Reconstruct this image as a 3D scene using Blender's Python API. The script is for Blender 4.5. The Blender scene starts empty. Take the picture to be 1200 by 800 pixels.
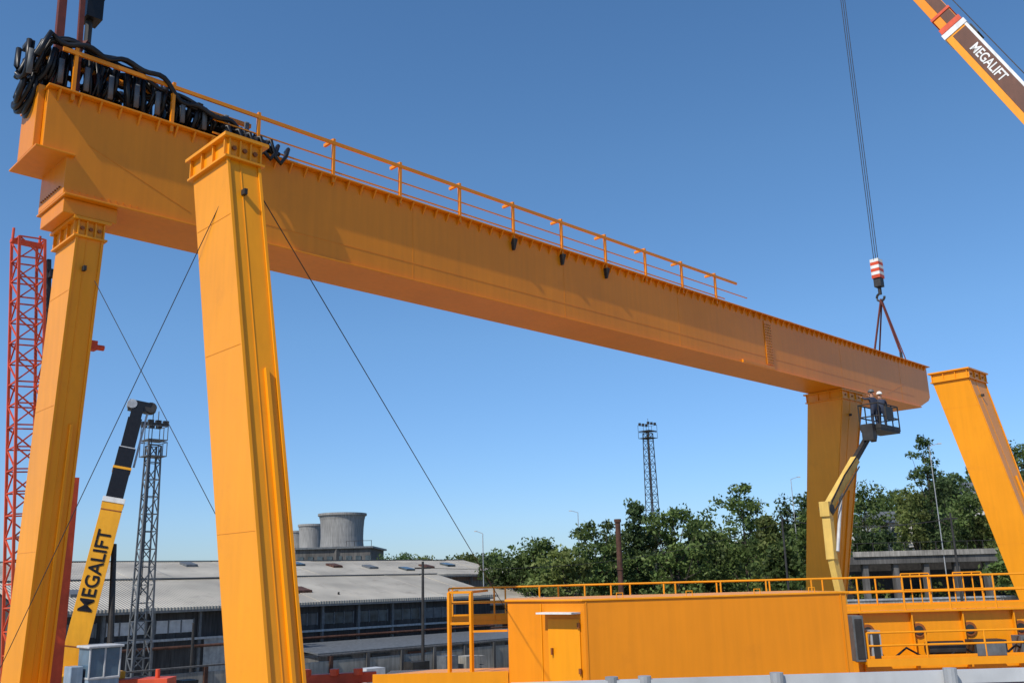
import bpy, math, random, bmesh
import numpy as np
from mathutils import Vector, Matrix
random.seed(4); rng=np.random.default_rng(4)
V=Vector
scene=bpy.context.scene
try:
    scene.view_settings.view_transform='Standard'; scene.view_settings.look='None'; scene.view_settings.exposure=0
except Exception as e: print(e)

# ---------------------------------------------------------------- materials
def nmat(name):
    m=bpy.data.materials.new(name); m.use_nodes=True
    nt=m.node_tree; b=nt.nodes['Principled BSDF']; return m,nt,b
def paint(name,col,rough=.5,var=.25,scale=1.5,streak=.2,bump=.0,metal=0.,dirt=None,dirt_amt=.0,wave=0.,spec=.35):
    m,nt,b=nmat(name); N=nt.nodes; L=nt.links
    tc=N.new('ShaderNodeTexCoord')
    n1=N.new('ShaderNodeTexNoise'); n1.inputs['Scale'].default_value=scale; n1.inputs['Detail'].default_value=8
    L.new(tc.outputs['Object'],n1.inputs['Vector'])
    mp=N.new('ShaderNodeMapping'); mp.inputs['Scale'].default_value=(5,5,.35); L.new(tc.outputs['Object'],mp.inputs['Vector'])
    n2=N.new('ShaderNodeTexNoise'); n2.inputs['Scale'].default_value=1.3; n2.inputs['Detail'].default_value=6; L.new(mp.outputs[0],n2.inputs['Vector'])
    r1=N.new('ShaderNodeMapRange'); r1.inputs['From Min'].default_value=.3; r1.inputs['From Max'].default_value=.7
    r1.inputs['To Min'].default_value=1-var; r1.inputs['To Max'].default_value=1+var*.4; L.new(n1.outputs['Fac'],r1.inputs['Value'])
    r2=N.new('ShaderNodeMapRange'); r2.inputs['From Min'].default_value=.35; r2.inputs['From Max'].default_value=.65
    r2.inputs['To Min'].default_value=1-streak; r2.inputs['To Max'].default_value=1+streak*.2; L.new(n2.outputs['Fac'],r2.inputs['Value'])
    mu=N.new('ShaderNodeMath'); mu.operation='MULTIPLY'; L.new(r1.outputs[0],mu.inputs[0]); L.new(r2.outputs[0],mu.inputs[1])
    vm=N.new('ShaderNodeVectorMath'); vm.operation='SCALE'; vm.inputs[0].default_value=col[:3]; L.new(mu.outputs[0],vm.inputs['Scale'])
    out=vm.outputs[0]
    if dirt_amt>0:
        n3=N.new('ShaderNodeTexNoise'); n3.inputs['Scale'].default_value=scale*2.7; n3.inputs['Detail'].default_value=10; n3.inputs['Roughness'].default_value=.7
        L.new(tc.outputs['Object'],n3.inputs['Vector'])
        r3=N.new('ShaderNodeMapRange'); r3.inputs['From Min'].default_value=.56; r3.inputs['From Max'].default_value=.72; r3.inputs['To Max'].default_value=dirt_amt
        L.new(n3.outputs['Fac'],r3.inputs['Value'])
        mx=N.new('ShaderNodeMix'); mx.data_type='RGBA'
        L.new(r3.outputs[0],mx.inputs[0]); L.new(out,mx.inputs[6]); mx.inputs[7].default_value=(*dirt,1); out=mx.outputs[2]
    L.new(out,b.inputs['Base Color'])
    b.inputs['Roughness'].default_value=rough; b.inputs['Metallic'].default_value=metal
    b.inputs['Specular IOR Level'].default_value=spec
    if bump>0:
        nb=N.new('ShaderNodeTexNoise'); nb.inputs['Scale'].default_value=wave if wave else scale*6; nb.inputs['Detail'].default_value=3
        L.new(tc.outputs['Object'],nb.inputs['Vector'])
        bp=N.new('ShaderNodeBump'); bp.inputs['Strength'].default_value=1; bp.inputs['Distance'].default_value=bump
        L.new(nb.outputs['Fac'],bp.inputs['Height']); L.new(bp.outputs[0],b.inputs['Normal'])
    return m
ORG=paint('orange_paint',(.77,.245,.003),.38,.10,.35,.06,.012,dirt=(.45,.14,.01),dirt_amt=.2,wave=.8,spec=.4)
ORL=paint('orange_paint_bright',(.82,.30,.004),.38,.09,.5,.055,.010,dirt=(.5,.17,.01),dirt_amt=.2,wave=.8,spec=.4)
ORD=paint('orange_primer',(.30,.09,.02),.6,.25,2,.2)
BLK=paint('black_rubber',(.010,.010,.012),.4,.3,8,.0)
DRK=paint('dark_steel',(.035,.033,.032),.55,.4,3,.2)
GRY=paint('galvanised_steel',(.42,.43,.44),.45,.3,4,.2,metal=.3)
MGR=paint('weathered_grey_steel',(.13,.14,.15),.55,.3,4,.2)
LGT=paint('light_steel',(.5,.51,.52),.5,.2,3,.1)
RUST=paint('rusty_steel',(.10,.045,.03),.8,.5,3,.3)
RED=paint('red_orange_lattice_paint',(.62,.075,.025),.5,.25,2,.1)
SLING=paint('sling_brown',(.13,.03,.02),.7,.3,4,0)
YEL=paint('yellow_boom_paint',(.80,.37,.02),.4,.12,1,.08)
WHT=paint('white_paint',(.75,.75,.73),.5,.15,2,.15)
CRM=paint('cream_arm_paint',(.72,.48,.12),.45,.15,2,.15)
BRN=paint('boom_shade_brown',(.12,.045,.025),.5,.2,2,.1)
CON=paint('concrete',(.32,.30,.27),.85,.35,.8,.35,.01)
COND=paint('concrete_dark',(.12,.115,.11),.9,.35,.5,.35)
PAN=paint('concrete_panel',(.33,.31,.27),.9,.45,.7,.3)
FAC=paint('shed_wall_dark',(.06,.06,.062),.8,.5,.3,.5)
FAC2=paint('shed_wall_brick',(.16,.12,.10),.85,.4,.6,.3)
GLS=paint('dirty_glass',(.07,.09,.10),.22,.6,1.3,.1)
WALLW=paint('house_render',(.62,.59,.54),.8,.15,1,.1)
BARK=paint('bark',(.07,.055,.042),.9,.4,5,.3)
SKIN=paint('skin',(.45,.25,.17),.6,.1,4,0)
CLO1=paint('navy_workwear',(.03,.04,.07),.8,.3,6,0)
HEL=paint('helmet_white',(.75,.75,.72),.4,.05,4,0)
BLUEG=paint('cab_glass',(.10,.16,.22),.12,.2,2,0)
BLUP=paint('blue_grey_paint',(.25,.33,.42),.5,.2,2,.2)
TOW=paint('tower_shell',(.30,.295,.285),.85,.25,.15,.3)

def roofmat(name,col):
    m=paint(name,col,.6,.35,.22,.0,0,dirt=(.16,.13,.10),dirt_amt=.65)
    nt=m.node_tree;N=nt.nodes;L=nt.links;b=N['Principled BSDF']
    tc=N.new('ShaderNodeTexCoord'); w=N.new('ShaderNodeTexWave'); w.wave_type='BANDS'; w.bands_direction='X'; w.inputs['Scale'].default_value=1.4
    L.new(tc.outputs['Object'],w.inputs['Vector'])
    bp=N.new('ShaderNodeBump'); bp.inputs['Distance'].default_value=.06; L.new(w.outputs['Fac'],bp.inputs['Height']); L.new(bp.outputs[0],b.inputs['Normal'])
    return m
ROOF=roofmat('corrugated_roof',(.44,.40,.33))

def leafmat(name,c0,c1,c2):
    m,nt,b=nmat(name);N=nt.nodes;L=nt.links
    g=N.new('ShaderNodeNewGeometry'); r=N.new('ShaderNodeValToRGB')
    r.color_ramp.elements[0].color=(*c0,1); r.color_ramp.elements[1].color=(*c2,1)
    e=r.color_ramp.elements.new(.5); e.color=(*c1,1)
    L.new(g.outputs['Random Per Island'],r.inputs[0])
    tc=N.new('ShaderNodeTexCoord'); n=N.new('ShaderNodeTexNoise'); n.inputs['Scale'].default_value=.16; n.inputs['Detail'].default_value=4
    L.new(tc.outputs['Object'],n.inputs['Vector'])
    mr=N.new('ShaderNodeMapRange'); mr.inputs['From Min'].default_value=.35; mr.inputs['From Max'].default_value=.65; mr.inputs['To Min'].default_value=.6; mr.inputs['To Max'].default_value=1.45
    L.new(n.outputs['Fac'],mr.inputs['Value'])
    vm=N.new('ShaderNodeVectorMath'); vm.operation='SCALE'; L.new(r.outputs[0],vm.inputs[0]); L.new(mr.outputs[0],vm.inputs['Scale'])
    L.new(vm.outputs[0],b.inputs['Base Color']); b.inputs['Roughness'].default_value=.6; b.inputs['Specular IOR Level'].default_value=.25
    tr=N.new('ShaderNodeBsdfTranslucent'); L.new(vm.outputs[0],tr.inputs[0]); ms=N.new('ShaderNodeMixShader'); ms.inputs[0].default_value=.35
    L.new(b.outputs[0],ms.inputs[1]); L.new(tr.outputs[0],ms.inputs[2]); L.new(ms.outputs[0],N['Material Output'].inputs[0])
    return m
LEAF=[leafmat('foliage_a',(.05,.08,.02),(.09,.14,.035),(.15,.19,.06)),
      leafmat('foliage_b',(.035,.06,.022),(.06,.10,.032),(.10,.14,.05)),
      leafmat('foliage_c',(.07,.09,.02),(.12,.155,.04),(.18,.20,.065))]

# ---------------------------------------------------------------- mesh builder
class MB:
    def __init__(s): s.v=[];s.f=[];s.m=[];s.mats=[]
    def mi(s,mat):
        if mat not in s.mats: s.mats.append(mat)
        return s.mats.index(mat)
    def add(s,pts,faces,mat):
        b=len(s.v); k=s.mi(mat)
        s.v.extend([tuple(p) for p in pts])
        for f in faces: s.f.append(tuple(b+i for i in f)); s.m.append(k)
    def hexa(s,p,mat): s.add(p,[(3,2,1,0),(4,5,6,7),(0,1,5,4),(1,2,6,5),(2,3,7,6),(3,0,4,7)],mat)
    def box(s,x0,x1,y0,y1,z0,z1,mat):
        s.hexa([(x0,y0,z0),(x1,y0,z0),(x1,y1,z0),(x0,y1,z0),(x0,y0,z1),(x1,y0,z1),(x1,y1,z1),(x0,y1,z1)],mat)
    def frus(s,c0,a0,b0,c1,a1,b1,mat):
        P=[]
        for c,a,b in((c0,a0,b0),(c1,a1,b1)):
            for sx,sy in((-1,-1),(1,-1),(1,1),(-1,1)): P.append((c[0]+sx*a/2,c[1]+sy*b/2,c[2]))
        s.hexa(P,mat)
    def ax(s,p,q,up):
        p=V(p);q=V(q);d=(q-p).normalized();up=V(up)
        if abs(d.dot(up.normalized()))>.99: up=V((0,1,0)) if abs(d.y)<.9 else V((1,0,0))
        sd=d.cross(up).normalized(); u=sd.cross(d).normalized(); return p,q,d,sd,u
    def beam(s,p,q,w,h,mat,up=(0,0,1),w1=None,h1=None):
        p,q,d,sd,u=s.ax(p,q,up); w1=w1 or w;h1=h1 or h; P=[]
        for c,a,b in((p,w,h),(q,w1,h1)):
            for i,j in((-1,-1),(-1,1),(1,1),(1,-1)): P.append(c+sd*(i*a/2)+u*(j*b/2))
        s.hexa(P,mat)
    def cyl(s,p,q,r,mat,r1=None,n=10):
        p,q,d,sd,u=s.ax(p,q,(0,0,1)); r1=r if r1 is None else r1; P=[]
        for c,rr in((p,r),(q,r1)):
            for i in range(n):
                a=2*math.pi*i/n; P.append(c+sd*(math.cos(a)*rr)+u*(math.sin(a)*rr))
        F=[(i,(i+1)%n,n+(i+1)%n,n+i) for i in range(n)]+[tuple(range(n))[::-1],tuple(range(n,2*n))]
        s.add(P,F,mat)
    def tube(s,pts,r,mat,n=6):
        pts=[V(p) for p in pts]; P=[];F=[]
        for k,c in enumerate(pts):
            d=(pts[min(k+1,len(pts)-1)]-pts[max(k-1,0)]).normalized()
            up=V((0,0,1)) if abs(d.z)<.95 else V((0.3,1,0))
            sd=d.cross(up).normalized();u=sd.cross(d)
            for i in range(n):
                a=2*math.pi*i/n; P.append(c+sd*(math.cos(a)*r)+u*(math.sin(a)*r))
        for k in range(len(pts)-1):
            for i in range(n): F.append((k*n+i,k*n+(i+1)%n,(k+1)*n+(i+1)%n,(k+1)*n+i))
        F.append(tuple(range(n))[::-1]); F.append(tuple(range((len(pts)-1)*n,len(pts)*n)))
        s.add(P,F,mat)
    def prismY(s,prof,y0,y1,mat):
        n=len(prof); P=[(x,y0,z) for x,z in prof]+[(x,y1,z) for x,z in prof]
        s.add(P,[tuple(range(n)),tuple(range(n,2*n))[::-1]]+[((i+1)%n,i,n+i,n+(i+1)%n) for i in range(n)],mat)
    def prismZ(s,prof,z0,z1,mat):
        n=len(prof); P=[(x,y,z0) for x,y in prof]+[(x,y,z1) for x,y in prof]
        s.add(P,[tuple(range(n))[::-1],tuple(range(n,2*n))]+[(i,(i+1)%n,n+(i+1)%n,n+i) for i in range(n)],mat)
    def lattice(s,p,q,w0,w1,n,r,mat,up=(1,0,0),rd=None):
        p,q,d,sd,u=s.ax(p,q,up); rd=rd or r*.6; L=[]
        for k in range(n+1):
            t=k/n; c=p.lerp(q,t); w=(w0+(w1-w0)*t)/2
            L.append([c+sd*(i*w)+u*(j*w) for i,j in((-1,-1),(1,-1),(1,1),(-1,1))])
        for i in range(4): s.beam(L[0][i],L[n][i],2*r,2*r,mat)
        for k in range(n):
            for i in range(4):
                a=L[k];b=L[k+1];j=(i+1)%4
                s.beam(b[i],b[j],2*rd,2*rd,mat)
                if k%2: s.beam(a[i],b[j],2*rd,2*rd,mat)
                else: s.beam(a[j],b[i],2*rd,2*rd,mat)
    def obj(s,name,parent=None,bevel=0,smooth=False):
        me=bpy.data.meshes.new(name); me.from_pydata(s.v,[],s.f)
        for m in s.mats: me.materials.append(m)
        me.polygons.foreach_set('material_index',s.m)
        if smooth: me.polygons.foreach_set('use_smooth',[True]*len(s.f))
        me.validate(); me.update()
        bm=bmesh.new(); bm.from_mesh(me); bmesh.ops.recalc_face_normals(bm,faces=bm.faces); bm.to_mesh(me); bm.free()
        o=bpy.data.objects.new(name,me); scene.collection.objects.link(o)
        if parent: o.parent=parent
        if bevel:
            md=o.modifiers.new('bevel','BEVEL'); md.width=bevel; md.segments=2; md.limit_method='ANGLE'; md.angle_limit=.6
        return o
def empty(name):
    o=bpy.data.objects.new(name,None); scene.collection.objects.link(o); return o
def text(body,origin,xax,zax,size,mat,parent,name='lettering'):
    c=bpy.data.curves.new(name,'FONT'); c.body=body; c.size=size; c.extrude=.008; c.align_x='CENTER'; c.align_y='CENTER'; c.offset=.010
    c.materials.append(mat); o=bpy.data.objects.new(name,c); scene.collection.objects.link(o)
    x=V(xax).normalized(); z=V(zax).normalized(); z=(z-x*z.dot(x)).normalized(); y=z.cross(x)
    M=Matrix((x,y,z)).transposed().to_4x4(); M.translation=V(origin); o.matrix_world=M
    o.parent=parent; return o

# site frame: second axis pair turned 45.7 deg from the crane axis
fx,fy=.698,.716
def rf(R,F,z=None):
    X=fx*F+fy*R; Y=fy*F-fx*R
    return (X,Y) if z is None else (X,Y,z)
def rbox(mb,R0,R1,F0,F1,z0,z1,mat):
    mb.hexa([rf(R0,F0,z0),rf(R1,F0,z0),rf(R1,F1,z0),rf(R0,F1,z0),rf(R0,F0,z1),rf(R1,F0,z1),rf(R1,F1,z1),rf(R0,F1,z1)],mat)
def sm(t,a,b):
    t=min(max((t-a)/(b-a),0),1); return t*t*(3-2*t)
def gz(X,Y):
    R=fy*X-fx*Y; F=fx*X+fy*Y
    z=-2.6*sm(Y,26,34)
    z+=3.0*sm(R,26,38)*sm(F,72,84)*sm(Y,26,34)
    z+=26*sm(R,50,160)*sm(F,135,265)
    z+=.05*math.sin(X*.7)*math.cos(Y*.9)+.04*math.sin(X*1.9+Y*1.3)
    return z

# ---------------------------------------------------------------- ground
n=220; us=np.linspace(-1,1,n)
co=np.sign(us)*(np.abs(us)*90+np.abs(us)**5*3500)
vs=[];fs=[]
for j in range(n):
    for i in range(n):
        R=co[i]; F=co[j]+70; X,Y=rf(R,F); vs.append((X,Y,gz(X,Y)))
for j in range(n-1):
    for i in range(n-1): a=j*n+i; fs.append((a,a+1,a+n+1,a+n))
me=bpy.data.meshes.new('ground'); me.from_pydata(vs,[],fs); me.polygons.foreach_set('use_smooth',[True]*len(fs))
m,nt,b=nmat('gravel_and_dry_grass');N=nt.nodes;L=nt.links
tc=N.new('ShaderNodeTexCoord')
na=N.new('ShaderNodeTexNoise');na.inputs['Scale'].default_value=.12;na.inputs['Detail'].default_value=10
nb=N.new('ShaderNodeTexNoise');nb.inputs['Scale'].default_value=9;nb.inputs['Detail'].default_value=6
for q in(na,nb): L.new(tc.outputs['Object'],q.inputs['Vector'])
ra=N.new('ShaderNodeValToRGB'); el=ra.color_ramp.elements; el[0].position=.35; el[0].color=(.31,.28,.23,1); el[1].position=.68; el[1].color=(.15,.16,.07,1)
e=el.new(.52); e.color=(.40,.35,.27,1)
L.new(na.outputs['Fac'],ra.inputs[0])
mr=N.new('ShaderNodeMapRange'); mr.inputs['To Min'].default_value=.6; mr.inputs['To Max'].default_value=1.35; L.new(nb.outputs['Fac'],mr.inputs['Value'])
vm=N.new('ShaderNodeVectorMath');vm.operation='SCALE';L.new(ra.outputs[0],vm.inputs[0]);L.new(mr.outputs[0],vm.inputs['Scale'])
L.new(vm.outputs[0],b.inputs['Base Color']); b.inputs['Roughness'].default_value=.95
bp=N.new('ShaderNodeBump');bp.inputs['Distance'].default_value=.05;L.new(nb.outputs['Fac'],bp.inputs['Height']);L.new(bp.outputs[0],b.inputs['Normal'])
me.materials.append(m); go=bpy.data.objects.new('ground',me); scene.collection.objects.link(go)

# ---------------------------------------------------------------- gantry crane
GC=empty('gantry_crane')
mb=MB()
prof=[(5.42,13.5),(5.42,12.17),(5.9,12.17),(5.9,11.3),(47.0,11.3),(48.2,11.75),(48.4,11.95),(48.4,13.5)]
mb.prismY(prof,19.08,20.57,ORG)
mb.box(5.38,48.5,18.92,20.75,13.5,13.545,ORG)            # top flange
mb.box(5.26,6.05,18.97,20.65,12.12,12.165,ORG)            # end plate
mb.box(5.9,47.0,18.98,20.67,11.255,11.297,ORG)         # bottom flange
mb.box(5.28,5.417,19.25,20.2,12.2,13.62,ORG)            # end nose plate box
mb.box(5.95,7.05,19.15,20.5,10.93,11.25,ORG)             # saddle
mb.obj('main_girder',GC,.012)
mb=MB()
x=5.6
while x<48.3:                                            # flange gussets
    mb.add([(x,19.078,13.497),(x,18.93,13.497),(x,19.078,13.27),(x+.04,19.078,13.497),(x+.04,18.93,13.497),(x+.04,19.078,13.27)],[(0,1,2),(5,4,3),(0,3,4,1),(1,4,5,2),(2,5,3,0)],ORG); x+=.42
x=8.9
while x<47:                                              # weld seams
    mb.box(x,x+.018,19.075,19.079,11.3,13.49,ORG); x+=6.03
mb.box(9.5,46.5,19.074,19.079,11.78,11.792,ORG)
for a,bz in(((6.3,12.5),(8.6,11.6)),((45.8,12.4),(43.5,11.6))): mb.beam((a[0],19.076,a[1]),(bz[0],19.076,bz[1]),.006,.015,ORG)
mb.box(32.75,33.25,19.05,19.069,11.5,13.3,ORG)
for bx in(32.82,32.94,33.06,33.18):
    for k in range(15): mb.cyl((bx,19.05,11.58+k*.112),(bx,19.025,11.58+k*.112),.02,ORD,n=6)
mb.box(30.9,33.2,18.99,19.069,11.305,11.42,ORG)
for k in range(10):
    mb.cyl((6.08+k*.15,19.08,11.4),(6.08+k*.15,19.06,11.4),.012,ORG,n=6)
    mb.cyl((5.9,19.3+k*.12,11.5),(5.87,19.3+k*.12,11.5),.02,ORD,n=6)
for px in(18.72,20.86,23.0):
    mb.frus((px,19.03,13.03),.06,.08,(px,18.99,13.36),.14,.17,DRK)
for k in range(5): mb.box(35+k*2.3,35.5+k*2.3,19.3,19.5,13.546,13.75,ORG)
mb.obj('girder_stiffeners',GC)
# handrail
mb=MB(); zt=13.545; PX=[12.3+2.14*i for i in range(-3,9)]
for px in PX:
    mb.beam((px,19.02,zt-.2),(px,19.02,zt+1.02),.08,.07,ORG,up=(1,0,0))
    if px>11: mb.beam((px,19.06,zt+.99),(px,19.45,zt+.99),.07,.08,ORG)
mb.beam((5.6,19.0,zt+.90),(30.9,19.0,zt+.90),.05,.09,ORG)
mb.beam((9.0,19.02,zt+.45),(31.6,19.02,zt+.45),.03,.03,ORG)
mb.beam((9.0,19.02,zt+.12),(30.0,19.02,zt+.12),.02,.04,ORG)
mb.obj('handrail',GC)
# festoon
mb=MB()
mb.beam((5.2,19.5,zt+.85),(10.2,19.5,zt+.85),.08,.10,ORG)
for i in range(29):
    x=5.05+i*.18+random.uniform(-.05,.05)
    hgt=.92 if x<8 else .92-(x-8)*.2
    for k in range(2):
        xx=x+random.uniform(-.06,.06); zl=zt+random.uniform(.02,.38); y0=19.10+random.uniform(0,.15); y1=19.8+random.uniform(-.2,.3); lean=random.uniform(-.12,.12)
        pts=[]
        for a in range(9):
            t=a/8; ang=math.pi*t; s_=math.sin(ang)**.6
            pts.append((xx+lean*s_+.05*math.sin(t*5+i),y0+(y1-y0)*(1-math.cos(ang))/2, zt+hgt-(zt+hgt-zl)*s_))
        mb.tube(pts,random.uniform(.025,.06),BLK)
    if i%2==0: mb.box(x-.04,x+.04,19.3,19.62,zt+hgt-.05,zt+hgt+.08,DRK)
    if i%3==0: mb.box(x-.05,x+.05,19.06,19.12,zt+.15,zt+.7,MGR)
for k in range(11):
    pts=[];ph=random.uniform(0,6); fr=random.uniform(.4,.9); am=random.uniform(.05,.12); st=random.uniform(4.95,5.4)
    for a in range(50):
        t=a/49; x=st+t*(10.7-st)
        z=zt+1.0-.8*sm(t,.25,1)+am*math.sin(a*fr+ph)+.08*math.sin(a*.31+ph*2)+(.15*(1-t) if k<4 else 0)-(.35 if k>7 else 0)
        yy=19.0+.1*k+.08*math.sin(a*.5+k)
        if t>.93: z-= (t-.93)*5
        if t<.04: z-=(.04-t)*18
        if z<zt+.06: z=zt+.06
        pts.append((x,yy,z))
    mb.tube(pts,random.uniform(.045,.065),BLK,8)
for k in range(5):
    x0=9.2+k*.28; pts=[(x0,19.2,zt+.35),(x0+.1,18.85,zt+.3),(x0+.2,18.8,zt-.0-.03*k),(x0+.35,18.8,zt-.12-.03*k),(x0+.5,18.82,zt+.0),(x0+.6,18.9,zt+.25),(x0+.7,19.2,zt+.3)]
    mb.tube(pts,.05,BLK,8)
for k in range(5):
    pts=[]; ty=random.uniform(-.3,.3)
    for a in range(20):
        t=a/19*2*math.pi*1.02
        pts.append((5.12+.07*k+.12*math.sin(t+ty*3),19.85+.45*math.cos(t),zt+.28+(.5+.05*k)*math.sin(t+ty)))
    mb.tube(pts,.055,BLK,8)
mb.obj('festoon_cables',GC,smooth=True)

# legs
def leg(name,b0,t0,a0,c0,a1,c1,ztp):
    mb=MB(); zb=1.5
    mb.frus((b0[0],b0[1],zb),a0,c0,(t0[0],t0[1],ztp),a1,c1,ORL)
    def pt(t,sx,sy,o=0):
        return V((b0[0]+(t0[0]-b0[0])*t+sx*((a0+(a1-a0)*t)/2+o), b0[1]+(t0[1]-b0[1])*t+sy*((c0+(c1-c0)*t)/2+o), zb+(ztp-zb)*t))
    for sx in(-.93,.93):
        mb.beam(pt(0,sx,-1,.02),pt(1,sx,-1,.02),.03,.05,ORL,up=(1,0,0))
    mb.beam(pt(0,.3,-1,.03),pt(.58,.3,-1,.03),.06,.06,ORL,up=(1,0,0))
    mb.beam(pt(0,-.2,-1,.006),pt(1,-.2,-1,.006),.01,.015,ORL,up=(1,0,0))
    for t in(.3,.62,.88):
        p=pt(t,-1,0); mb.box(p.x-.006,p.x-.002,pt(t,-1,-1).y+.02,pt(t,-1,1).y-.02,p.z,p.z+.008,ORL)
    A=a1;C=c1;x,y=t0
    mb.box(x-A/2-.08,x+A/2+.08,y-C/2-.08,y+C/2+.08,ztp,ztp+.04,ORL)
    mb.box(x-A/2-.02,x+A/2+.02,y-C/2-.02,y+C/2+.02,ztp+.04,ztp+.36,ORL)
    mb.box(x-A/2-.12,x+A/2+.12,y-C/2-.12,y+C/2+.12,ztp+.36,ztp+.42,ORL)
    for k in range(4):
        xx=x-A/2+A*k/3; yy=y-C/2+C*k/3
        mb.beam((xx,y-C/2-.045,ztp+.04),(xx,y-C/2-.045,ztp+.355),.03,.06,ORL,up=(0,1,0))
        mb.beam((x-A/2-.045,yy,ztp+.04),(x-A/2-.045,yy,ztp+.355),.06,.03,ORL,up=(0,1,0))
        if k<3: mb.cyl((xx+A/6,y-C/2-.02,ztp+.2),(xx+A/6,y-C/2-.06,ztp+.2),.04,ORD,n=8)
    p=pt(.93,-.2,-1,0); mb.box(p.x-.03,p.x+.03,p.y-.12,p.y,p.z-.05,p.z+.05,DRK)
    mb.obj(name,GC,.01)
leg('steel_leg',(6.80,21.4),(6.56,19.85),.52,1.2,.52,1.2,10.5)
leg('steel_leg',(6.98,12.05),(7.05,14.3),.52,1.15,.58,1.25,10.4)
leg('steel_leg',(39.8,21.5),(39.8,19.95),1.15,1.25,1.9,1.65,10.82)
leg('steel_leg',(39.8,12.4),(39.7,14.4),1.15,1.25,1.85,1.4,10.8)
mb=MB()
for X0 in(6.9,39.8):
    mb.box(X0-.4,X0+.4,10.6,22.9,.85,1.5,ORL)
    for yy in(11.2,12.4,21.2,22.4):
        mb.cyl((X0-.12,yy,.42),(X0+.12,yy,.42),.34,DRK,n=20)
        mb.box(X0-.3,X0-.15,yy-.4,yy+.4,.4,.85,ORL); mb.box(X0+.15,X0+.3,yy-.4,yy+.4,.4,.85,ORL)
mb.obj('sill_beam_and_wheels',GC,.01)
mb=MB()
for X0 in(6.9,39.8): mb.box(X0-.04,X0+.04,-6,26,.02,.085,RUST); mb.box(X0-.09,X0+.09,-6,26,-.04,.02,RUST)
mb.obj('crane_rails',None)
mb=MB(); mb.box(7.05,7.25,20.2,20.4,8.42,8.62,RED); mb.cyl((7.25,20.3,8.5),(7.42,20.3,8.5),.06,RED); mb.obj('warning_siren',GC)
# guy wires
mb=MB()
mb.cyl((7.3,13.6,9.95),rf(-.2,26.2,2.4),.010,DRK,n=5)
mb.cyl((6.8,13.6,9.95),(5.9,20.6,1.5),.008,DRK,n=5)
mb.cyl((6.7,19.15,9.6),(9.3,15.2,2.0),.008,DRK,n=5)
mb.obj('guy_wires',GC)
# left lifting tackle
HB=empty('crane_hook_block'); mb=MB()
mb.box(6.15,6.5,19.5,19.95,15.75,17.6,BLK); mb.cyl((6.1,19.75,16.6),(6.55,19.75,16.6),.3,DRK,n=20)
mb.cyl((6.3,19.75,15.8),(6.3,19.75,15.2),.08,DRK)
for q in((5.5,19.2),(5.55,20.4),(6.6,19.3),(6.6,20.3)): mb.beam((6.3,19.75,15.3),(q[0],q[1],13.5),.11,.06,SLING)
mb.beam((5.6,19.3,13.5),(5.65,19.7,19),.16,.14,SLING); mb.beam((6.0,19.2,13.5),(6.0,19.6,19),.10,.10,SLING)
for k in range(4): mb.cyl((6.2+.08*k,19.7,17.5),(6.2+.08*k,19.7,40),.018,DRK,n=6)
mb.obj('block_and_slings',HB)

# ---------------------------------------------------------------- mobile crane right
MC=empty('mobile_crane'); mb=MB()
tip=V((45.7,19.8,41.)); mid=V((43.3,11.2,23.5)); d=(mid-tip).normalized(); base=tip+d*((tip.z-2.2)/-d.z)
cam=V((0,0,3.4))
def along(z): return tip+d*((tip.z-z)/-d.z)
s0=along(28.6)
upc=(cam-s0).normalized()
mb.beam(base,s0,1.12,.95,ORL,up=upc)
mb.beam(s0,along(35),.90,.8,ORG,up=upc); mb.beam(along(35),tip,.7,.6,LGT,up=upc)
_,_,dd,sd,uu=mb.ax(base,s0,upc)
mb.beam(along(12)+uu*.48+sd*.12,along(28.2)+uu*.48+sd*.12,.74,.02,BRN,up=upc)  # brown sheets on both sections put the boom's shaded side into colour
mb.beam(along(10)+uu*.482+sd*.51,along(28.3)+uu*.482+sd*.51,.13,.02,WHT,up=upc)
mb.beam(s0+uu*.41+sd*.18,along(34)+uu*.41+sd*.18,.5,.02,BRN,up=upc)
mb.beam(along(28.3),along(28.6),1.22,1.05,WHT,up=upc); mb.beam(along(28.65),along(28.95),1.1,.98,RED,up=upc); mb.beam(along(29.6),along(29.75),1.02,.92,RED,up=upc)
mb.beam(along(27.6)+sd*.62,along(28.2)+sd*.62,.1,.7,DRK,up=upc)
mb.cyl(along(4)+sd*0.85,along(32)+sd*.8,.025,DRK,n=6)
mb.obj('telescopic_boom',MC,.02)
text('MEGALIFT',along(25.9)+uu*.5+sd*.1,d,upc,.60,WHT,MC)
mb=MB(); bx,by=base.x,base.y
mb.box(bx-1.4,bx+1.4,by-5,by+6,.9,1.6,ORL); mb.box(bx-1.3,bx+1.3,by-4,by+2,1.6,2.6,ORL); mb.box(bx-1.2,bx-.1,by+4,by+6,1.6,3.0,ORL); mb.box(bx-1.21,bx-.3,by+4.4,by+6.02,2.2,2.85,BLUEG)
for k in range(5):
    for sx in(-1,1): mb.cyl((bx+sx*1.0,by-4+k*2.2,.6),(bx+sx*1.4,by-4+k*2.2,.6),.6,BLK,n=18)
mb.obj('carrier',MC,.03)
mb=MB(); hx,hy=45.7,19.8
for k in range(3): mb.cyl((hx-.25+.25*k,hy,18.9),(hx-.25+.25*k,hy,40.6),.018,DRK,n=6)
for k in range(6): mb.box(hx-.26,hx+.26,hy-.22,hy+.22,17.95+.17*k,17.95+.17*(k+1)-.004,(RED,WHT)[k%2])
mb.box(hx-.2,hx+.2,hy-.18,hy+.18,17.5,17.94,DRK)
mb.cyl((hx,hy,17.5),(hx,hy,17.1),.09,DRK)
pts=[(hx,hy+.2*math.sin(a)*1.0,16.95+.2*math.cos(a)) for a in [i*.4 for i in range(0,13)]]; mb.tube(pts,.06,DRK)
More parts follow.
